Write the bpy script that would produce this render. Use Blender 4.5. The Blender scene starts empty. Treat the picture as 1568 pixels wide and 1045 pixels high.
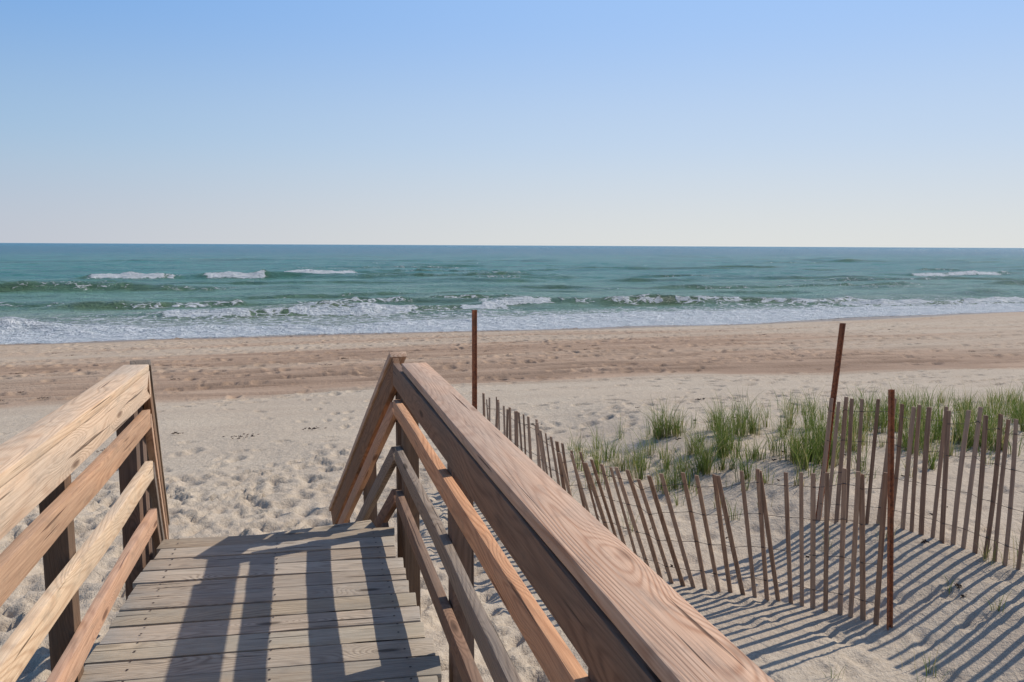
import bpy, bmesh, math, random
import numpy as np
from mathutils import Vector, Matrix, noise as mn
random.seed(7); rng=np.random.default_rng(7)
sc=bpy.context.scene
sc.view_settings.view_transform='Standard'; sc.view_settings.look='None'; sc.view_settings.exposure=0
R=math.radians
# ---------------------------------------------------------------- helpers
def lin(r,g,b):
    f=lambda c:(c/255/12.92) if c/255<=.04045 else ((c/255+.055)/1.055)**2.4
    return (f(r),f(g),f(b),1)
class NT:
    def __init__(s,name):
        s.m=bpy.data.materials.new(name); s.m.use_nodes=True; s.t=s.m.node_tree; s.t.nodes.clear()
        s.out=s.t.nodes.new('ShaderNodeOutputMaterial'); s.b=s.t.nodes.new('ShaderNodeBsdfPrincipled')
        s.t.links.new(s.b.outputs[0],s.out.inputs[0])
    def n(s,typ,ins=None,**kw):
        nd=s.t.nodes.new(typ)
        for k,v in kw.items(): setattr(nd,k,v)
        for k,v in (ins or {}).items():
            if isinstance(v,bpy.types.NodeSocket): s.t.links.new(v,nd.inputs[k])
            else: nd.inputs[k].default_value=v
        return nd
    def math(s,op,a,b=0,c=0,clamp=False):
        nd=s.n('ShaderNodeMath',{0:a,1:b,2:c},operation=op); nd.use_clamp=clamp; return nd.outputs[0]
    def mix(s,f,a,b,bt='MIX'):
        nd=s.n('ShaderNodeMix',data_type='RGBA',blend_type=bt)
        for idx,v in ((0,f),(6,a),(7,b)):
            if isinstance(v,bpy.types.NodeSocket): s.t.links.new(v,nd.inputs[idx])
            else: nd.inputs[idx].default_value=v
        return nd.outputs[2]
    def vmul(s,v,k): return s.n('ShaderNodeVectorMath',{0:v,1:k},operation='MULTIPLY').outputs[0]
    def vadd(s,v,k): return s.n('ShaderNodeVectorMath',{0:v,1:k},operation='ADD').outputs[0]
    def noise(s,v,scale=1,detail=2,rough=.5,dist=0):
        return s.n('ShaderNodeTexNoise',{'Vector':v,'Scale':scale,'Detail':detail,'Roughness':rough,'Distortion':dist}).outputs[0]
    def ss(s,x,a,b):
        return s.n('ShaderNodeMapRange',{'Value':x,'From Min':a,'From Max':b,'To Min':0.,'To Max':1.},interpolation_type='SMOOTHSTEP').outputs[0]
    def mr(s,x,a,b,c,d):
        return s.n('ShaderNodeMapRange',{'Value':x,'From Min':a,'From Max':b,'To Min':c,'To Max':d}).outputs[0]
    def set(s,**k):
        for kk,v in k.items():
            i=s.b.inputs[kk.replace('_',' ')]
            if isinstance(v,bpy.types.NodeSocket): s.t.links.new(v,i)
            else: i.default_value=v

def wood(name,light,dark,gray,grayamt=.4,ring=.55,rs=1.0,bump=.35,crack=.5):
    w=NT(name)
    tc=w.n('ShaderNodeTexCoord').outputs['Object']
    rnd=w.n('ShaderNodeObjectInfo').outputs['Random']
    off=w.n('ShaderNodeCombineXYZ',{0:w.math('MULTIPLY',rnd,91.),1:w.math('MULTIPLY',rnd,37.),2:w.math('MULTIPLY',rnd,53.)}).outputs[0]
    p=w.vadd(tc,off)
    v=w.noise(w.vmul(p,(.55*rs,4.5*rs,4.5*rs)),1,1.2,.4,.25)
    kn=w.n('ShaderNodeTexVoronoi',{'Vector':w.vmul(p,(1.7,6.5,6.5)),'Scale':1.},feature='F1').outputs['Distance']
    knot=w.ss(kn,.13,.05)
    knh=w.math('MULTIPLY',w.ss(kn,.42,.0),.16)
    v2=w.math('ADD',v,knh)
    fine=w.noise(w.vmul(p,(5,170,170)),1,3,.6)
    sn=w.math('SINE',w.math('ADD',w.math('MULTIPLY',v2,225.),w.math('MULTIPLY',fine,1.6)))
    rg=w.math('POWER',w.mr(sn,-1,1,0,1),2.2)
    big=w.noise(w.vmul(p,(1.2,5,5)),1,3,.6)
    rg=w.math('MULTIPLY',rg,w.mr(big,.3,.7,1.,.4))
    f=w.math('ADD',w.math('MULTIPLY',rg,ring),w.math('MULTIPLY',w.mr(fine,.35,.7,0,1),.4),clamp=True)
    col=w.mix(f,light,dark)
    gf=w.math('MULTIPLY',w.ss(big,.35,.68),grayamt,clamp=True)
    g2=w.mix(w.mr(fine,.3,.7,0,1),gray,tuple(c*.6 for c in gray[:3])+(1,))
    col=w.mix(gf,col,g2)
    cr=w.noise(w.vmul(p,(1.3,48,48)),1,2,.55)
    ck=w.math('MULTIPLY',w.ss(cr,.66,.72),crack)
    col=w.mix(ck,col,tuple(c*.25 for c in dark[:3])+(1,))
    col=w.mix(w.math('MULTIPLY',knot,.85),col,tuple(c*.45 for c in dark[:3])+(1,))
    dirt=w.noise(w.vmul(p,(9,22,22)),1,4,.65)
    col=w.mix(w.math('MULTIPLY',w.ss(dirt,.5,.75),.4),col,tuple(c*.5 for c in gray[:3])+(1,))
    tint=w.n('ShaderNodeHueSaturation',{'Hue':w.mr(rnd,0,1,.495,.505),'Saturation':w.mr(w.math('FRACT',w.math('MULTIPLY',rnd,13.)),0,1,.82,1.05),'Value':w.mr(w.math('FRACT',w.math('MULTIPLY',rnd,7.)),0,1,.84,1.1),'Color':col}).outputs[0]
    hgt=w.math('SUBTRACT',w.math('ADD',w.math('MULTIPLY',rg,-.3),w.math('MULTIPLY',fine,.8)),w.math('MULTIPLY',ck,1.6))
    bp=w.n('ShaderNodeBump',{'Height':hgt,'Strength':bump,'Distance':.004}).outputs[0]
    w.set(Base_Color=tint,Roughness=.8,Normal=bp); w.b.inputs['Specular IOR Level'].default_value=.2
    return w.m
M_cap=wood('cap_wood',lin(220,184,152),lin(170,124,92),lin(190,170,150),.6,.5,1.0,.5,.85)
M_rail=wood('rail_wood',lin(150,113,84),lin(102,72,52),lin(122,106,90),.55,.5,1.0,.45,.75)  # darker base colour carries the shade of the inner faces turned from the sun
M_orange=wood('new_rail_wood',lin(204,154,110),lin(156,106,70),lin(172,144,116),.45,.5,1.0,.45,.75)
M_grayw=wood('weathered_rail_wood',lin(154,136,118),lin(100,84,68),lin(138,126,114),.85,.5,1.1,.7,.9)
M_left=wood('sunlit_rail_wood',lin(220,186,150),lin(174,132,98),lin(194,176,154),.65,.45,1.0,.5,.85)  # lit copy of the rail wood, sunlight put into its base colour
M_post=wood('post_wood',lin(124,96,74),lin(82,62,47),lin(112,99,87),.55,.5,1.0,.4,.7)
M_deck=wood('deck_wood',lin(184,164,138),lin(118,99,79),lin(172,160,142),.85,.5,1.3,1.,1.)

def empty(name):
    e=bpy.data.objects.new(name,None); sc.collection.objects.link(e); e.empty_display_size=.2; return e
def addmesh(name,verts,faces,mat,parent=None,smooth=False):
    me=bpy.data.meshes.new(name); me.from_pydata(verts,[],faces); me.update()
    if mat: me.materials.append(mat)
    o=bpy.data.objects.new(name,me); sc.collection.objects.link(o)
    if parent: o.parent=parent
    if smooth: me.shade_smooth()
    return o
def board(name,p0,p1,h,t,mat,parent,up=(0,0,1),bev=.004,wob=.002,n=8):
    """box with local X along its length, local Z = height h, local Y = thickness t, centred on p0-p1"""
    p0=Vector(p0);p1=Vector(p1); L=(p1-p0).length; x=(p1-p0).normalized(); y=Vector(up).cross(x).normalized(); z=x.cross(y)
    bm=bmesh.new(); rings=[]
    sd=random.random()*100
    for i in range(n+1):
        s=i/n*L; wy=(mn.noise(Vector((s*.9,sd,0))))*wob*2; wz=(mn.noise(Vector((s*.9,sd,9))))*wob*2
        ring=[bm.verts.new((s+random.uniform(-.001,.001),cy*t/2+wy+random.uniform(-1,1)*wob*.3,cz*h/2+wz+random.uniform(-1,1)*wob*.3)) for cy,cz in((-1,-1),(1,-1),(1,1),(-1,1))]
        rings.append(ring)
    for a,b in zip(rings,rings[1:]):
        for k in range(4): bm.faces.new((a[k],a[(k+1)%4],b[(k+1)%4],b[k]))
    bm.faces.new(rings[0][::-1]); bm.faces.new(rings[-1])
    bmesh.ops.recalc_face_normals(bm,faces=bm.faces)
    ed=[e for e in bm.edges if len(e.link_faces)==2 and e.calc_face_angle(0)>1.0]
    bmesh.ops.bevel(bm,geom=ed,offset=bev,segments=2,affect='EDGES',profile=.6)
    me=bpy.data.meshes.new(name); bm.to_mesh(me); bm.free(); me.materials.append(mat); me.shade_smooth()
    try: me.set_sharp_from_angle(angle=R(40))
    except Exception: pass
    o=bpy.data.objects.new(name,me); sc.collection.objects.link(o)
    m=Matrix.Identity(4)
    for i in range(3): m[i][0]=x[i];m[i][1]=y[i];m[i][2]=z[i];m[i][3]=p0[i]
    o.matrix_world=m; o.parent=parent
    return o
# ---------------------------------------------------------------- terrain
S=lambda t:np.clip(t,0,1)**2*(3-2*np.clip(t,0,1))
py=[-80,-10,0,9,13,15.6,16.4,22,30,38,46,48.5,60,120,400]
pz=[2.4,2.0,1.93,1.92,1.86,1.78,1.70,1.48,1.08,.62,.10,-.03,-.9,-4,-12]
def shift(X): return 3.9*(1-S((X-12)/48))+.35*np.sin(X*.07)
def edgeY(X): return 16.0+1.1*np.sin(X*.16+.5)+.9*np.exp(-((X+7)/5)**2)+.05*np.maximum(X-8,0)+.25*np.sin(X*.9)
def base(X,Y):
    Yp=np.where(Y<30,Y-(edgeY(X)-16)*S((Y-9)/6)*(1-S((Y-22)/8)),Y)
    Yp=Yp+shift(X)*S((Y-26)/14)
    z=sum(np.interp(Yp+d,py,pz) for d in(-.5,-.25,0,.25,.5))/5
    z=z+.36*S((X-4.1)/1.9)*(1-S((Y-8.0)/9))*S((Y+6)/6)
    z=z+.06*np.exp(-((X-8)/4.5)**2-((Y-8.8)/1.8)**2)
    z=z+.03*np.sin(X*.9+1)*np.sin(Y*.7)*(1-S((Y-14)/6))+.04*np.sin(X*.13)*S((Y-18)/5)*(1-S((Y-42)/5))
    return z
def gz(x,y): return float(base(np.array([float(x)]),np.array([float(y)]))[0])
def axis(a,b,s0,s1):
    out=[a]; L=abs(b-a); sg=1 if b>a else -1; d=0
    while d<L:
        st=s0+(s1-s0)*(d/L); d+=st; out.append(a+sg*min(d,L))
    return out
def uniq(*ls):
    v=np.unique(np.round(np.concatenate([np.array(l) for l in ls]),5)); return v
xs=uniq([-3000,-1200,-500,-200,-100,-70],axis(-8,-35,.05,.26),axis(-35,-70,.5,4),np.arange(-8,9.5,.045),axis(9.5,48,.05,.24),axis(48,90,.5,4),[120,250,500,1200,3000])
ys=uniq([-600,-200,-80,-40,-20,-10,-5,-2,0],np.arange(0,3.4,.1),np.arange(3.4,15,.042),axis(15,47,.05,.15),[47.5,48,49,50,52,55,60,80,120,400])
xs=xs[np.concatenate([[True],np.diff(xs)>.012])]; ys=ys[np.concatenate([[True],np.diff(ys)>.012])]
X,Y=np.meshgrid(xs,ys); Z=base(X,Y)
def fbm_table(n=512,oct=6,seed=1,pers=.55):
    r=np.random.default_rng(seed); T=np.zeros((n,n)); a=1
    for o in range(oct):
        k=4*2**o
        if k>n: break
        g=r.standard_normal((k,k)); 
        u=np.arange(n)/n*k; i=u.astype(int); f=u-i; f=f*f*(3-2*f)
        g1=g[i%k]*(1-f)[:,None]+g[(i+1)%k]*f[:,None]
        g2=g1[:,i%k]*(1-f)[None]+g1[:,(i+1)%k]*f[None]
        T+=a*g2; a*=pers
    return T/T.std()
T1=fbm_table(1024,8,3,.6); T2=fbm_table(1024,6,5,.5)
def samp(T,x,y):
    n=T.shape[0]; u=(x*n)%n; v=(y*n)%n; i=np.floor(u).astype(int); j=np.floor(v).astype(int); f=u-i; g=v-j
    i%=n; j%=n
    return (T[i,j]*(1-f)*(1-g)+T[(i+1)%n,j]*f*(1-g)+T[i,(j+1)%n]*(1-f)*g+T[(i+1)%n,(j+1)%n]*f*g)
near=(Y<50)&(Y>-10)
churn=(1-S((Y-11.0-.5*np.sin(X*1.1))/1.8))*(1-S((X-1.5)/1.5))
rough=.012*churn+.007
Z+=np.where(near,samp(T1,X/13.1,Y/13.1)*rough+.015*churn*samp(T1,X/5.3+.4,Y/5.3)+.012*samp(T2,X/31+.3,Y/17+.1)+.009*(1-S((Y-13)/4))*samp(T2,X/6.1,Y/6.1+.7),0)
def stamp(cx,cy,a,b,th,dep,rim):
    r=max(a,b)*2.4
    i0,i1=np.searchsorted(xs,[cx-r,cx+r]); j0,j1=np.searchsorted(ys,[cy-r,cy+r])
    if i1-i0<2 or j1-j0<2: return
    dx=xs[i0:i1][None]-cx; dy=ys[j0:j1][:,None]-cy
    c,s=math.cos(th),math.sin(th); u=(dx*c+dy*s)/a; v=(-dx*s+dy*c)/b; q=np.sqrt(u*u+v*v)
    Z[j0:j1,i0:i1]+= -dep*(1-S((q-.35)/.85)) + rim*np.exp(-((q-1.3)/.35)**2)*(1+.6*u/(q+.1))
def trail(x,y,th,n,step=.68,sz=1,dep=.035):
    for k in range(n):
        sd=.12*(1 if k%2 else -1)
        x+=math.cos(th)*step*random.uniform(.85,1.15); y+=math.sin(th)*step*random.uniform(.85,1.15); th+=random.uniform(-.06,.06)
        if y>45 or y<3: break
        stamp(x-math.sin(th)*sd,y+math.cos(th)*sd,.14*sz*random.uniform(.8,1.2),.065*sz*random.uniform(.9,1.3),th+random.uniform(-.3,.3),dep*random.uniform(.5,1.3),.012*random.uniform(.4,1.4))
for _ in range(3900):
    x=random.gauss(-2.8,3.9); y=random.uniform(4.2,11.6)+random.gauss(0,.45)
    if x>1.8: continue
    if y>11.3+.5*math.sin(x) and random.random()<.75: continue
    sc_=random.uniform(.5,1.1)
    stamp(x,y,sc_*random.uniform(.09,.17),sc_*random.uniform(.05,.11),random.uniform(0,3.14),sc_*random.uniform(.02,.07),random.uniform(.004,.02))
for _ in range(12):
    trail(random.uniform(-9,5),random.uniform(11.5,15),random.uniform(-.4,3.4),12,dep=.035)
for _ in range(120):
    s=random.choice([-1,1]); trail(random.uniform(-25,45),random.uniform(21,42),(0 if s>0 else math.pi)+random.gauss(0,.12),36,.7,1.3,.08)
for _ in range(50):
    trail(random.uniform(1,30),random.uniform(11.8,19),random.uniform(-.4,.5),12,.7,1.1,.05)
for _ in range(1500):
    stamp(random.uniform(-25,45),random.gauss(35,6) if random.random()<.75 else random.uniform(17,44),random.uniform(.14,.3),random.uniform(.1,.2),random.uniform(0,3.14),random.uniform(.03,.10),.02)
for _ in range(900):
    x=random.uniform(1.5,11);y=random.uniform(3.4,14)
    stamp(x,y,random.uniform(.06,.14),random.uniform(.05,.1),random.uniform(0,3.14),random.uniform(.006,.04),random.uniform(.002,.010))
rut=np.zeros_like(Z)
for k in range(11):
    yc=random.uniform(17.5,25); sl=random.uniform(-.10,.14)
    for dd in(0,1.7):
        D=Y-(yc+dd+sl*X+.35*np.sin(X*.12+k)); g=np.exp(-(D/.13)**2); Z-=np.where(near,.04*g,0); Z+=np.where(near,.018*np.exp(-((np.abs(D)-.28)/.09)**2),0); rut=np.maximum(rut,g)
E=edgeY(X)
n1=samp(T1,X/40,Y/14); n2=samp(T2,X/60+.4,Y/9+.2)
tone=S((Y-E+.25*n1)/1.1)*(1-.42*S((Y-23-2.5*n2-.10*X)/10))
tone*=np.where(X>10,1-.4*S((X-10)/16),1)
dk=np.exp(-((Y-(20.0+.10*X+.8*np.sin(X*.2)))/2.2)**2)*S((X+8)/6)*(1-S((X-14)/6))
tone=np.clip(tone+.14*n2*S((Y-15)/3)+.12*n1*S((Y-15)/3)+.25*dk+.12*rut*S((Y-16)/2),0,1.4)
Ys=Y+shift(X)
wet=S((Ys-45.6-.35*n1)/1.2)
me=bpy.data.meshes.new('sand_beach')
nx,ny=len(xs),len(ys); co=np.stack([X,Y,Z],-1).reshape(-1,3).astype(np.float32)
def gridmesh(me,co,nx,ny):
    me.vertices.add(nx*ny); me.vertices.foreach_set('co',co.ravel())
    i=np.arange((nx-1)*(ny-1)); r=i//(nx-1); c=i%(nx-1); a=r*nx+c
    q=np.stack([a,a+1,a+nx+1,a+nx],-1).astype(np.int32)
    me.loops.add(q.size); me.loops.foreach_set('vertex_index',q.ravel())
    me.polygons.add(len(q)); me.polygons.foreach_set('loop_start',np.arange(0,q.size,4,dtype=np.int32))
    me.polygons.foreach_set('loop_total',np.full(len(q),4,dtype=np.int32))
    me.update(calc_edges=True); me.shade_smooth()
def attr(me,name,v):
    a=me.attributes.new(name,'FLOAT','POINT'); a.data.foreach_set('value',v.ravel().astype(np.float32))
gridmesh(me,co,nx,ny); attr(me,'tone',tone); attr(me,'wet',wet)
w=NT('sand'); pos=w.n('ShaderNodeNewGeometry').outputs['Position']
ta=w.n('ShaderNodeAttribute',attribute_name='tone').outputs['Fac']; wa=w.n('ShaderNodeAttribute',attribute_name='wet').outputs['Fac']
g1=w.noise(pos,320,1,.6); g2=w.noise(pos,24,3,.65); g3=w.noise(w.vmul(pos,(.35,1.3,1)),1,4,.6)
dry=w.mix(w.mr(g2,.3,.7,0,1),lin(178,162,141),lin(204,188,165))
dry=w.mix(w.mr(g3,.35,.7,0,.45),dry,lin(168,149,129))
brn=w.mix(w.mr(g3,.3,.7,0,1),lin(148,122,100),lin(184,156,131))
c=w.mix(w.math('MINIMUM',ta,1.),dry,brn); c=w.mix(w.mr(ta,1.,1.4,0,.4),c,lin(122,98,80)); c=w.mix(w.mr(g1,.3,.7,0,.4),c,lin(116,98,78))
c=w.mix(w.math('MULTIPLY',wa,.85),c,lin(126,109,90))
hh=w.math('ADD',w.math('MULTIPLY',w.noise(pos,70,2,.7),.5),w.math('MULTIPLY',w.noise(pos,9,4,.7),2.))
bp=w.n('ShaderNodeBump',{'Height':hh,'Strength':.85,'Distance':.018}).outputs[0]
w.set(Base_Color=c,Roughness=w.mr(wa,0,1,.95,.35),Normal=bp); w.b.inputs['Specular IOR Level'].default_value=.12
me.materials.append(w.m)
o=bpy.data.objects.new('sand_beach',me); sc.collection.objects.link(o)
# ---------------------------------------------------------------- ocean
wx=uniq([-30000,-8000,-3000,-1200,-600,-350],axis(-40,-230,.5,6),np.arange(-40,60,.33),axis(60,320,.4,5),[450,700,1200,3000,8000,30000])
wy=uniq(axis(41.2,75,.13,.28),axis(75,230,.3,1.2),axis(230,900,1.5,40),[1200,2000,4000,9000,20000,40000])
wx=wx[np.concatenate([[True],np.diff(wx)>.05])]; wy=wy[np.concatenate([[True],np.diff(wy)>.05])]
X,Y=np.meshgrid(wx,wy); SH=shift(X); Ys=Y+SH*(1-S((Y-60)/40)); Z=np.zeros_like(X); foam=np.zeros_like(X); green=np.zeros_like(X)
fade=S((Ys-48)/18)*(1-S((Y-300)/500))
Z+=fade*(.10*samp(T1,X/160,Y/60)+.08*samp(T2,X/60+.2,Y/22)+.06*samp(T1,X/40,Y/15))
def crest(xc,yc,L,A,wd,br=0,tilt=0,jag=.45):
    """swell crest parallel to the shore; steep face towards the beach; br = breaking amount"""
    global Z,foam,green
    yy=yc+tilt*(X-xc)+.9*samp(T2,X/45+yc*.1,np.full_like(X,yc*.037))
    env=np.exp(-np.abs((X-xc)/L)**3)*(1+.25*samp(T1,X/30,np.full_like(X,yc*.05)))
    d=(Y-yy); pr=np.where(d<0,np.exp(-(d/(wd*.38))**2),np.exp(-(d/(wd*1.3))**2))
    Z+=A*np.clip(env,0,2)*pr
    green=np.maximum(green,np.clip(env,0,1)*np.exp(-((d+wd*.35)/(wd*.55))**2)*min(1,A/.4))
    if br>0:
        e2=S((np.exp(-np.abs((X-xc)/(L*.9))**4)*(1+jag*samp(T1,X/14+yc,np.full_like(X,yc*.11)))-.4)/.35)
        fr=np.exp(-((d+wd*.30)/(wd*.5))**2)
        foam[:]=np.maximum(foam,br*e2*fr)
        foam[:]=np.maximum(foam,.6*br*e2*np.exp(-((d-wd*.6)/(wd*1.3))**2))
        Z+=A*.22*e2*fr*np.abs(samp(T1,X/9,Y/9))
crest(-21.5,119,7.2,.7,2.7,1.15,.01,.3); crest(-9,120,6.0,.65,2.5,1.15,0,.3); crest(3.5,142,10,.65,2.8,1.2,0,.2)
crest(28,148,14,.6,3,.3); crest(-38,100,20,.5,3,.3); crest(-20,92,16,.45,3,.4); crest(22,118,20,.5,3,.2)
crest(-16,50.2,10,.5,1.6,1.25,0,.2); crest(-1,56,9,.45,2.0,1.15,0,.3); crest(9,58.5,9,.4,1.8,1.05,0,.35); crest(18,61,4.5,.4,1.6,1.1,0,.3); crest(29,62,9,.4,1.8,.7)
crest(40,60,14,.35,1.4,.8); crest(62,57,22,.4,1.4,1.1); crest(118,116,16,.7,2.6,1.0,0,.3); crest(84,98,18,.4,2.4,.4)
crest(-30,72,16,.35,2,.5); crest(10,80,20,.3,2,.25); crest(60,84,26,.35,2,.35); crest(-2,65,16,.4,2,.6); crest(14,69,10,.4,2,.5)
r2=random.Random(4)
for k in range(100):
    y=r2.uniform(64,360); crest(r2.uniform(-.75*y,1.3*y),y,r2.uniform(4,18)*(y/110),r2.uniform(.15,.42),r2.uniform(1.4,3.0),r2.choice([0,0,0,.35,.5]),r2.uniform(-.06,.06))
sh=52.3+1.4*samp(T2,X/70,np.zeros_like(X))+1.0*S((X-5)/40)
edge=47.0+.75*samp(T2,X/38+.3,np.zeros_like(X))
lead=.75+.25*samp(T1,X/24,Ys/5)
sw=(1-S((Ys-sh)/4.0)); foam=np.maximum(foam,(1.0+.24*lead)*sw); foam=np.maximum(foam,1.3*np.exp(-((Ys-edge-.5)/.7)**2)); foam=np.maximum(foam,1.3*np.exp(-((Ys-sh+.3)/1.1)**2))
foam=np.maximum(foam,.64*(1-S((Ys-56)/13))*S((X+34)/25))
Z+=.22*np.exp(-((Ys-sh)/1.1)**2)*(1+.5*samp(T1,X/12,Y/30))
Z=np.where(Ys<52,Z*S((Ys-46)/6)+.02,Z)
Z=np.where(Ys<edge,-.45,Z); 
me=bpy.data.meshes.new('ocean'); gridmesh(me,np.stack([X,Y,Z],-1).reshape(-1,3).astype(np.float32),len(wx),len(wy)); attr(me,'foam',foam); attr(me,'green',green)
w=NT('sea_water'); pos=w.n('ShaderNodeNewGeometry').outputs['Position']; sep=w.n('ShaderNodeSeparateXYZ',{0:pos}).outputs
fo=w.n('ShaderNodeAttribute',attribute_name='foam').outputs['Fac']; gr=w.n('ShaderNodeAttribute',attribute_name='green').outputs['Fac']
big=w.noise(w.vmul(pos,(.012,.05,1)),1,3,.6)
yv=w.math('ADD',sep[1],w.mr(big,.3,.7,-14,14))
c=w.mix(w.ss(yv,43,72),lin(172,184,156),lin(130,172,144))
c=w.mix(w.ss(yv,70,140),c,lin(86,152,136))
c=w.mix(w.ss(yv,130,600),c,lin(34,112,128))
c=w.mix(w.math('MULTIPLY',gr,.75),c,lin(102,126,80))
ch=w.noise(w.vmul(pos,(.22,.9,1)),1,4,.7)
ch2=w.noise(w.vmul(pos,(.035,.13,1)),1,6,.78)
dkc=w.mix(.6,c,(0.008,.042,.046,1))
c=w.mix(w.mr(ch,.42,.62,0,.4),c,dkc)
c=w.mix(w.mr(ch2,.45,.6,0,.55),c,dkc)
f1=w.noise(w.vmul(pos,(.9,1.5,1)),1.3,5,.7,.6); f2=w.n('ShaderNodeTexVoronoi',{'Vector':w.vadd(w.vmul(pos,(1,1.5,1)),w.vmul(w.n('ShaderNodeTexNoise',{'Vector':pos,'Scale':.9,'Detail':3.}).outputs[1],(1.5,1.5,1.5))),'Scale':.9},feature='DISTANCE_TO_EDGE').outputs[0]
lace=w.math('ADD',w.mr(f1,.3,.7,0,.75),w.math('MULTIPLY',w.ss(f2,.16,0),.3))
ff=w.ss(w.math('ADD',fo,lace),1.0,1.22)
wc=w.noise(w.vmul(pos,(.10,.30,1)),1,5,.72); wcm=w.math('MULTIPLY',w.ss(wc,.68,.73),w.math('MULTIPLY',w.ss(yv,60,110),.6))
ff=w.math('MAXIMUM',ff,wcm)
fc=w.mix(w.mr(f1,.35,.65,0,1),lin(214,222,222),lin(246,247,246))
c=w.mix(ff,c,fc)
h1=w.noise(w.vmul(pos,(.75,1.1,1)),1,6,.74,.2)
hh=w.math('ADD',w.math('ADD',h1,w.math('MULTIPLY',ch2,1.2)),w.math('MULTIPLY',w.math('MULTIPLY',f1,ff),.5))
bp=w.n('ShaderNodeBump',{'Height':hh,'Strength':1.0,'Distance':2.2}).outputs[0]
w.set(Base_Color=c,Roughness=w.mr(ff,0,1,.26,.9),Normal=bp,IOR=1.333); w.b.inputs['Specular IOR Level'].default_value=.5
me.materials.append(w.m); o=bpy.data.objects.new('ocean',me); sc.collection.objects.link(o)
# ---------------------------------------------------------------- boardwalk
DZ=3.35
deck=empty('boardwalk_deck')
y=4.44;k=0
while y>-2.2:
    wd=.138+random.uniform(-.002,.002); yc=y-wd/2
    xl=-.765-.05*(4.44-y) if y>0 else -.98
    board('deck_board_%d'%k,(xl+random.uniform(-.03,.02),yc+.08+random.uniform(-.003,.003),DZ-.019+random.uniform(-.003,.003)),(.485+random.uniform(-.015,.025),yc-.06+random.uniform(-.003,.003),DZ-.019+random.uniform(-.003,.003)),.038,wd,M_deck,deck,bev=.006,wob=.003,n=10)
    y-=wd+random.uniform(.006,.012);k+=1
for i,x in enumerate((-.68,-.15,.38)): board('joist_%d'%i,(x,-2.2,DZ-.136),(x,4.28,DZ-.136),.19,.038,M_post,deck)
board('end_beam',(-.74,4.43,DZ-.136),(.44,4.31,DZ-.136),.19,.038,M_post,deck)
nv=[];nf=[]
y=4.44-.069
while y>0:
    for x in(-.68,-.15,.38):
        for dy in(-.035,.035):
            cx=x+random.uniform(-.008,.008);cy=y+.01-.11*x+dy+random.uniform(-.006,.006);b0=len(nv)
            for q in range(7): nv.append((cx+.0055*math.cos(q*.8976),cy+.0055*math.sin(q*.8976),DZ+.005))
            nf.append(tuple(range(b0,b0+7)))
    y-=.147
w=NT('rusty_nail'); w.set(Base_Color=lin(70,55,48),Roughness=.6,Metallic=.5)
addmesh('nail_heads',nv,nf,w.m,deck)
# right railing
TZ=4.365
rr=empty('wooden_railing')
rx=.535
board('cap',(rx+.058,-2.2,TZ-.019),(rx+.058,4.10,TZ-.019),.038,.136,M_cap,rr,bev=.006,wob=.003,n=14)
board('top_board',(rx,-2.2,TZ-.04-.066),(rx,4.40,TZ-.04-.066),.13,.038,M_rail,rr,wob=.003)
for i,(zc,m,hh) in enumerate(((.72,M_orange,.089),(.445,M_grayw,.089),(.18,M_rail,.089))):
    board('rail_%d'%i,(rx,-2.2,DZ+zc),(rx,4.38,DZ+zc),hh,.038,m,rr,wob=.006,n=16)
for i,yy in enumerate((-1.8,-.2,1.35,2.9,4.33)):
    board('post_%d'%i,(rx+.066,yy,gz(.6,yy)-.3),(rx+.066,yy,TZ-.042),.089,.089,M_post,rr,up=(0,1,0))
# left railing
lr=empty('wooden_railing')
LA=lambda yy:-.795-.018*(4.4-yy)
def lp(yy,z,d=0): return (LA(yy)+d,yy,z)
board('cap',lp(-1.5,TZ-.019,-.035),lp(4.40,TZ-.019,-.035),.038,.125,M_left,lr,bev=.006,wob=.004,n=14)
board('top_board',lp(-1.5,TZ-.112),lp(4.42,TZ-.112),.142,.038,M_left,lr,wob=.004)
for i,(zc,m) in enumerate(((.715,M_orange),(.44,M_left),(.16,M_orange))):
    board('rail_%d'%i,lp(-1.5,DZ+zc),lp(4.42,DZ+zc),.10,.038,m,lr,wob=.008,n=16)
for i,yy in enumerate((-1.2,.6,2.0,3.1,4.25)):
    board('post_%d'%i,lp(yy,gz(-1,yy)-.3,-.066),lp(yy,TZ-.042,-.066),.089,.089,M_post,lr,up=(0,1,0))
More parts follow.
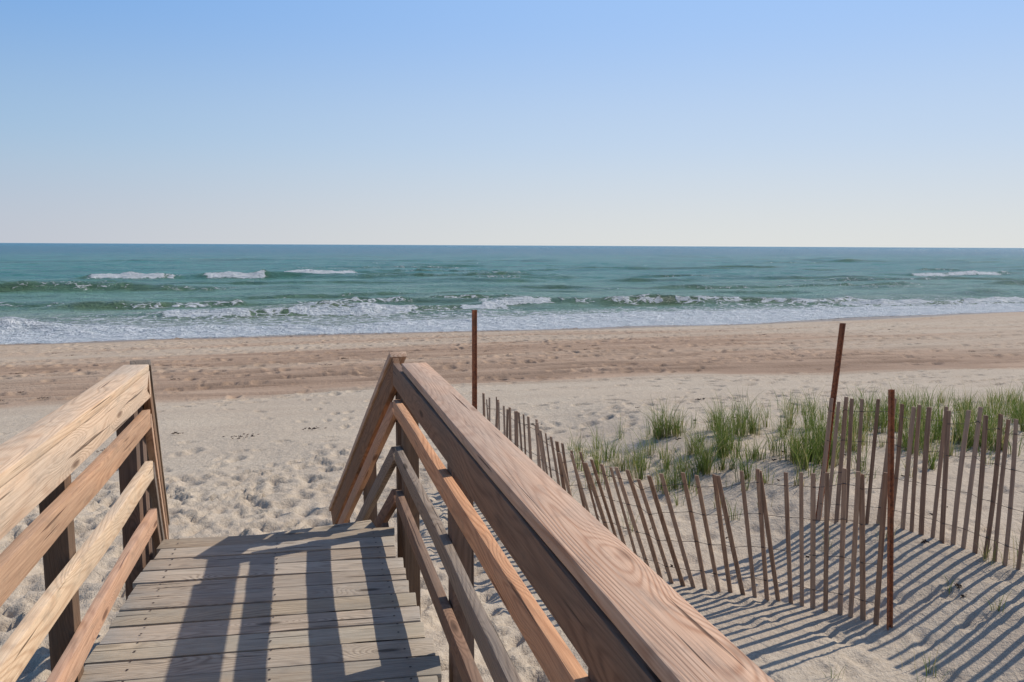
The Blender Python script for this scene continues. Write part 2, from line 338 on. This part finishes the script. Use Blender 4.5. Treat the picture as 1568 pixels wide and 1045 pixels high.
# stairs
st=empty('wooden_stairs')
D=Vector((-.136,.99,-.754)); Dn=D.normalized(); H=Vector((-.136,.99,0)).normalized(); Rt=Vector((H.y,-H.x,0)); UPS=Rt.cross(Dn)
if UPS.z<0: UPS=-UPS
run=2.15
for side,x0,mt in((1,.53,M_rail),(-1,-.80,M_rail)):
    o0=Vector((x0,4.44,0)); tz=TZ-.02
    def q(z,s,off=0,ox=0): return o0+Vector((0,0,z))+D*s+UPS*off+Rt*ox
    nm='r' if side>0 else 'l'
    board('top_board_'+nm,q(tz,-.02,-.08,0),q(tz,run,-.08),.14,.038,M_rail,st,up=UPS)
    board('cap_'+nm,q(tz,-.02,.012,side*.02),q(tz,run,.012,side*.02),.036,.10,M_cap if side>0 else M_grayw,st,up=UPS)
    for i,(zc,m) in enumerate(((.70,M_orange),(.43,M_grayw),(.17,M_rail))):
        board('rail_%s_%d'%(nm,i),q(DZ+zc,.0),q(DZ+zc,run),.085,.038,m,st,up=UPS)
    board('stringer_'+nm,q(DZ-.12,.0,0,-side*.05),q(DZ-.12,run*.93,0,-side*.05),.26,.038,M_post,st,up=UPS)
    for i,s in enumerate((.06,1.0,2.0)):
        p=o0+D*s+Rt*side*.068
        board('post_%s_%d'%(nm,i),(p.x,p.y,gz(p.x,p.y)-.3),(p.x,p.y,tz-.754*s-(.06 if side>0 or i else .0)),.089,.089,M_post,st,up=(0,1,0))
for i in range(8):
    s=.12+i*.25; a=Vector((-.74,4.46,DZ-.05))+D*s; b=a+Rt*1.2
    if a.z<gz(a.x,a.y): break
    board('tread_%d'%i,a,b,.038,.27,M_deck,st)
# ---------------------------------------------------------------- sand fences
w=NT('lath_wood'); tc=w.n('ShaderNodeTexCoord').outputs['Object']; a=w.n('ShaderNodeAttribute',attribute_name='v').outputs['Fac']
g=w.noise(w.vmul(tc,(60,60,3)),1,3,.6); c=w.mix(w.mr(g,.3,.7,0,1),lin(178,144,116),lin(124,94,74)); c=w.mix(w.math('MULTIPLY',a,.45),c,lin(168,148,128))
c=w.n('ShaderNodeHueSaturation',{'Value':w.mr(a,0,1,.78,1.2),'Color':c}).outputs[0]
w.set(Base_Color=c,Roughness=.8); w.b.inputs['Specular IOR Level'].default_value=.2; M_lath=w.m
w=NT('galvanised_wire'); w.set(Base_Color=lin(95,85,78),Roughness=.5,Metallic=.7); M_wire=w.m
def cat(P,t):
    n=len(P)-1; i=min(int(t),n-1); f=t-i; p=[np.array(P[max(0,min(n,j))],float) for j in(i-1,i,i+1,i+2)]
    return .5*((2*p[1])+(-p[0]+p[2])*f+(2*p[0]-5*p[1]+4*p[2]-p[3])*f*f+(-p[0]+3*p[1]-3*p[2]+p[3])*f**3)
def fence(P,sp):
    """P rows: x,y,leanx,leany,height"""
    e=empty('sand_fence'); V=[];F=[];A=[]; wires=[[] for _ in range(4)]
    ts=np.linspace(0,len(P)-1,1500); pts=np.array([cat(P,t) for t in ts]); d=np.r_[0,np.cumsum(np.hypot(*np.diff(pts[:,:2],axis=0).T))]
    s=0.02
    while s<d[-1]:
        r=np.array([np.interp(s,d,pts[:,k]) for k in range(5)]); r2=np.array([np.interp(s+.05,d,pts[:,k]) for k in range(2)]); r1=np.array([np.interp(s-.05,d,pts[:,k]) for k in range(2)])
        tg=Vector((*(r2-r1),0)).normalized(); nm=Vector((-tg.y,tg.x,0))
        zb=gz(r[0],r[1]); bs=Vector((r[0],r[1],zb)); h=r[4]+random.gauss(0,.022)
        ax=(Vector((r[2],r[3],r[4]))+tg*random.gauss(0,.030)+nm*random.gauss(0,.03)).normalized()
        wd=.0195+random.uniform(-.003,.003); th=.005; tw=random.gauss(0,.18); u=(tg*math.cos(tw)+nm*math.sin(tw)); v=ax.cross(u).normalized(); val=random.random()
        segs=5; b0=len(V)
        bow=random.gauss(0,.010)
        for k in range(segs+1):
            f=k/segs; c0=bs+ax*(-.06+f*(h+.06))+nm*bow*math.sin(f*3.14); ww=wd*(1 if k<segs else .9)
            for cu,cv in((-1,-1),(1,-1),(1,1),(-1,1)): V.append(tuple(c0+u*cu*ww+v*cv*th)); A.append(val)
        for k in range(segs):
            for j in range(4): a0=b0+k*4+j; a1=b0+k*4+(j+1)%4; F.append((a0,a1,a1+4,a0+4))
        F.append((b0+segs*4,b0+segs*4+1,b0+segs*4+2,b0+segs*4+3))
        for wi,f in enumerate((.14,.40,.66,.90)):
            sgn=1 if len(wires[wi])%2 else -1
            wires[wi].append(bs+ax*h*f+v*sgn*.007)
        s+=sp(s/d[-1])*random.uniform(.84,1.18)
    o=addmesh('laths',V,F,M_lath,e); attr(o.data,'v',np.array(A))
    cu=bpy.data.curves.new('wires','CURVE'); cu.dimensions='3D'; cu.bevel_depth=.0018; cu.bevel_resolution=1; cu.materials.append(M_wire)
    for wl in wires:
        for flip in(1,-1):
            spn=cu.splines.new('POLY'); spn.points.add(len(wl)-1)
            for i,p in enumerate(wl): spn.points[i].co=(p.x,p.y,p.z+flip*.002*(1 if i%2 else -1),1)
    ow=bpy.data.objects.new('wires',cu); sc.collection.objects.link(ow); ow.parent=e
fence([(2.25,9.42,0,0,1.18),(2.36,8.7,-.03,0,1.18),(2.56,7.65,-.12,0,1.16),(2.92,6.7,-.34,0,1.1),(3.25,6.1,-.36,.02,1.08),(3.62,5.78,-.22,.05,1.12),(3.98,5.48,-.12,.03,1.16),(4.3,5.14,-.06,0,1.24),(4.44,4.88,-.06,0,1.27)],lambda f:.098)
fence([(5.16,6.6,.03,0,1.3),(5.40,6.3,.02,0,1.3),(5.62,6.0,0,0,1.27),(5.77,5.45,0,0,1.27),(5.82,4.85,.02,0,1.27),(5.87,3.9,0,0,1.27),(6.1,2.8,0,0,1.25)],lambda f:.102)
w=NT('rusty_steel'); pos=w.n('ShaderNodeTexCoord').outputs['Object']; g=w.noise(pos,40,5,.7); g2=w.noise(pos,4,3,.6)
c=w.mix(w.ss(g,.35,.65),lin(176,108,68),lin(116,72,50)); c=w.mix(w.ss(g2,.5,.7),c,lin(128,86,62))
w.set(Base_Color=c,Roughness=.75,Metallic=.1,Normal=w.n('ShaderNodeBump',{'Height':g,'Strength':.3,'Distance':.002}).outputs[0]); M_rust=w.m
def upost(x,y,tx,ty,h,face=0.,k0=1.):
    W=.022*k0;Dp=.018;t=.004
    prof=[(-W-.009,0),(-W,0),(-W+.006,Dp),(W-.006,Dp),(W,0),(W+.009,0),(W+.009,t),(W+.003,t),(W-.003,Dp+t),(-W+.003,Dp+t),(-W-.003,t),(-W-.009,t)]
    c,s=math.cos(face),math.sin(face); zb=gz(x,y); V=[];F=[]; n=len(prof)
    for k in range(9):
        f=k/8; z=-.3+f*(h+.3)
        for (px,pyy) in prof: V.append((px*c-pyy*s+tx*max(0,z)/h,px*s+pyy*c+ty*max(0,z)/h,z))
    for k in range(8):
        for j in range(n): F.append((k*n+j,k*n+(j+1)%n,(k+1)*n+(j+1)%n,(k+1)*n+j))
    F.append(tuple(range(8*n,9*n)))
    z=.15
    while z<h-.03:
        b=len(V)
        for dz in(0,.014):
            for(px,pyy) in((-.006,Dp+t),(.006,Dp+t),(.005,Dp+t+.008),(-.005,Dp+t+.008)): V.append((px*c-pyy*s+tx*z/h,px*s+pyy*c+ty*z/h,z+dz))
        for j in range(4): F.append((b+j,b+(j+1)%4,b+4+(j+1)%4,b+4+j))
        F.append((b+4,b+5,b+6,b+7)); F.append((b+3,b+2,b+1,b)); z+=.06
    o=addmesh('steel_fence_post',V,F,M_rust); o.location=(x,y,zb)
upost(2.15,9.47,.0,0,2.26,.3,1.3); upost(5.18,6.6,.18,.02,2.06,-.3,1.); upost(4.49,4.78,-.14,0,1.95,.2,.95)
# ---------------------------------------------------------------- grass
w=NT('grass_blade'); a=w.n('ShaderNodeAttribute',attribute_name='v').outputs['Fac']; hgt=w.n('ShaderNodeAttribute',attribute_name='t').outputs['Fac']
c=w.mix(w.ss(a,.0,.7),lin(76,100,40),lin(126,138,66)); c=w.mix(w.ss(a,.78,.87),c,lin(182,166,116)); c=w.mix(w.math('MULTIPLY',w.ss(hgt,.3,0),.5),c,lin(132,118,80))
w.set(Base_Color=c,Roughness=.6); w.b.inputs['Specular IOR Level'].default_value=.25
tr=w.n('ShaderNodeBsdfTranslucent',{'Color':c}); ms=w.n('ShaderNodeMixShader',{0:.3,1:w.b.outputs[0],2:tr.outputs[0]}); w.t.links.new(ms.outputs[0],w.out.inputs[0]); M_gr=w.m
def grass(clumps,wk=1.):
    V=[];F=[];A=[];T=[]
    for(cx,cy,nb,h,rad) in clumps:
        cv=random.uniform(-.15,.15)
        for _ in range(nb):
            th=random.uniform(0,6.283); r=rad*math.sqrt(random.random())*random.random(); x=cx+r*math.cos(th); yb=cy+r*math.sin(th); z=gz(x,yb)-.02
            L=h*random.uniform(.35,1.2); out=random.uniform(.05,.6)*L; dth=th+random.gauss(0,.7); dx=math.cos(dth)*out-.10*L; dy=math.sin(dth)*out; val=min(1,max(0,random.random()+cv))
            wdt=random.uniform(.0025,.0052)*wk; pa=random.uniform(0,3.14); sx,sy=math.cos(pa)*wdt,math.sin(pa)*wdt; b=len(V); n=4
            for k in range(n+1):
                f=k/n; bx=x+dx*f**2; by=yb+dy*f**2; bz=z+L*(f-.28*(out/L)*f**3); ws=(1-f**1.6)*.95+.05
                V.append((bx-sx*ws,by-sy*ws,bz));V.append((bx+sx*ws,by+sy*ws,bz)); A+=[val,val];T+=[f,f]
            for k in range(n): F.append((b+2*k,b+2*k+1,b+2*k+3,b+2*k+2))
    o=addmesh('beach_grass',V,F,M_gr,smooth=True); attr(o.data,'v',np.array(A)); attr(o.data,'t',np.array(T))
cl=[]
hub=[(4.0+i*.36+random.gauss(0,.18),9.2-.22*i*.36+random.gauss(0,.32)) for i in range(20)]+[(4.6+i*.6+random.gauss(0,.2),9.9-.06*i+random.gauss(0,.35)) for i in range(15)]
for hx,hy in hub:
    for _ in range(random.randint(4,9)): cl.append((hx+random.gauss(0,.22),hy+random.gauss(0,.25),random.randint(16,52),random.uniform(.32,.66),random.uniform(.07,.22)))
for _ in range(100): cl.append((random.uniform(3.8,13),random.uniform(7.9,11),random.randint(5,28),random.uniform(.2,.48),.15))
for _ in range(22): cl.append((random.uniform(4.3,9),random.uniform(7.2,8.5),random.randint(5,20),random.uniform(.2,.4),.12))
for _ in range(90): cl.append((random.uniform(8,17),random.uniform(9.2,11.6),random.randint(10,40),random.uniform(.3,.55),.26))
grass(cl)
cl=[(3.98,3.95,12,.42,.12),(4.2,3.7,10,.4,.12),(5.23,4.5,10,.3,.08),(3.6,4.35,8,.3,.15),(4.3,4.2,14,.3,.2),(5.4,5.9,14,.25,.1),(5.2,4.9,8,.2,.1),(5.75,5.1,20,.3,.15),(6.0,4.9,40,.4,.25),(4.9,6.1,12,.25,.1),(3.4,7.4,26,.35,.15),(3.0,8.4,36,.42,.2),(3.5,8.8,36,.45,.2),(2.7,7.9,20,.4,.15),(1.9,9.2,30,.4,.15),(1.7,8.2,24,.38,.15),(-4.6,7.6,22,.35,.12),(-3.6,8.0,18,.3,.12),(-5.5,7.4,14,.3,.2),(4.6,3.6,12,.45,.2)]
grass(cl,.7)
# seaweed / debris
w=NT('dry_seaweed'); w.set(Base_Color=lin(70,52,38),Roughness=.9); M_sw=w.m
V=[];F=[]
spots=[(-3.9,16.9,.22),(-2.9,12.6,.12),(-3.6,11.9,.13),(-1.0,12.9,.2),(.2,13.2,.12),(3.9,12.6,.1),(-2,13.5,.08)]+[(random.uniform(-12,30),random.uniform(13,40),random.uniform(.04,.12)) for _ in range(60)]+[(random.uniform(2,9),random.uniform(4,13),random.uniform(.015,.03)) for _ in range(50)]
for(cx,cy,r) in spots:
    for _ in range(int(6+r*120)):
        th=random.uniform(0,6.28);q=r*random.random(); x=cx+q*math.cos(th)*1.6;y=cy+q*math.sin(th)*.7; z=gz(x,y)+random.uniform(0,.03)*r*8+.005; L=random.uniform(.02,.06)*(1 if r>.06 else .6);a=random.uniform(0,6.28);b=len(V)
        V+=[(x,y,z),(x+L*math.cos(a),y+L*math.sin(a),z+random.uniform(0,.02)),(x+L*math.cos(a)+.01,y+L*math.sin(a)+.01,z+.012),(x+.006,y+.006,z+.014)]; F.append((b,b+1,b+2,b+3))
addmesh('seaweed_debris',V,F,M_sw)
# ---------------------------------------------------------------- light
AZ,EL=R(77),R(43)
s=Vector((math.sin(AZ)*math.cos(EL),math.cos(AZ)*math.cos(EL),math.sin(EL)))
ld=bpy.data.lights.new('sun','SUN'); ld.energy=4.4; ld.angle=R(.5); ld.color=(1,.94,.86)
lo=bpy.data.objects.new('sun',ld); sc.collection.objects.link(lo); lo.rotation_euler=s.to_track_quat('Z','Y').to_euler()
wd=bpy.data.worlds.new('World'); sc.world=wd; wd.use_nodes=True; nt=wd.node_tree; bg=nt.nodes['Background']
sk=nt.nodes.new('ShaderNodeTexSky'); sk.sky_type='NISHITA'; sk.sun_disc=False; sk.sun_elevation=EL; sk.sun_rotation=AZ; sk.air_density=1.0; sk.dust_density=.6; sk.ozone_density=2.0
W=NT.__new__(NT); W.t=nt
d=W.n('ShaderNodeTexCoord').outputs['Generated']; z=W.n('ShaderNodeSeparateXYZ',{0:d}).outputs[2]
sunw=W.n('ShaderNodeVectorMath',{0:d,1:(math.sin(AZ),math.cos(AZ),0)},operation='DOT_PRODUCT').outputs['Value']
st_=.11
def sc4(c,k=1): return (c[0]/st_*k,c[1]/st_*k,c[2]/st_*k,1)
tinted=W.mix(1.,sk.outputs[0],(1.0,1.22,1.5,1),'MULTIPLY')
hz=W.mix(W.ss(sunw,-.5,.8),sc4(lin(184,190,204)),sc4(lin(222,224,222)))
mid1=W.mix(W.ss(sunw,-.5,.8),sc4(lin(156,188,216)),sc4(lin(198,216,236)))
mid=W.mix(W.ss(sunw,-.5,.8),sc4(lin(106,160,220)),sc4(lin(162,198,246)))
low=W.mix(W.ss(z,-.01,.14),hz,mid1); low=W.mix(W.ss(z,.08,.30),low,mid)
colr=W.mix(W.ss(z,.26,.7),low,tinted)
nt.links.new(colr,bg.inputs[0]); bg.inputs[1].default_value=st_
# ---------------------------------------------------------------- camera
cd=bpy.data.cameras.new('camera'); cd.lens=27; cd.sensor_width=36; cd.clip_end=80000; cd.clip_start=.02
cam=bpy.data.objects.new('camera',cd); sc.collection.objects.link(cam)
cam.matrix_world=Matrix.Translation((0,0,5.0))@Matrix.Rotation(R(-15.6),4,'Z')@Matrix.Rotation(R(90-7.1),4,'X')@Matrix.Rotation(R(.29),4,'Z')
sc.camera=cam
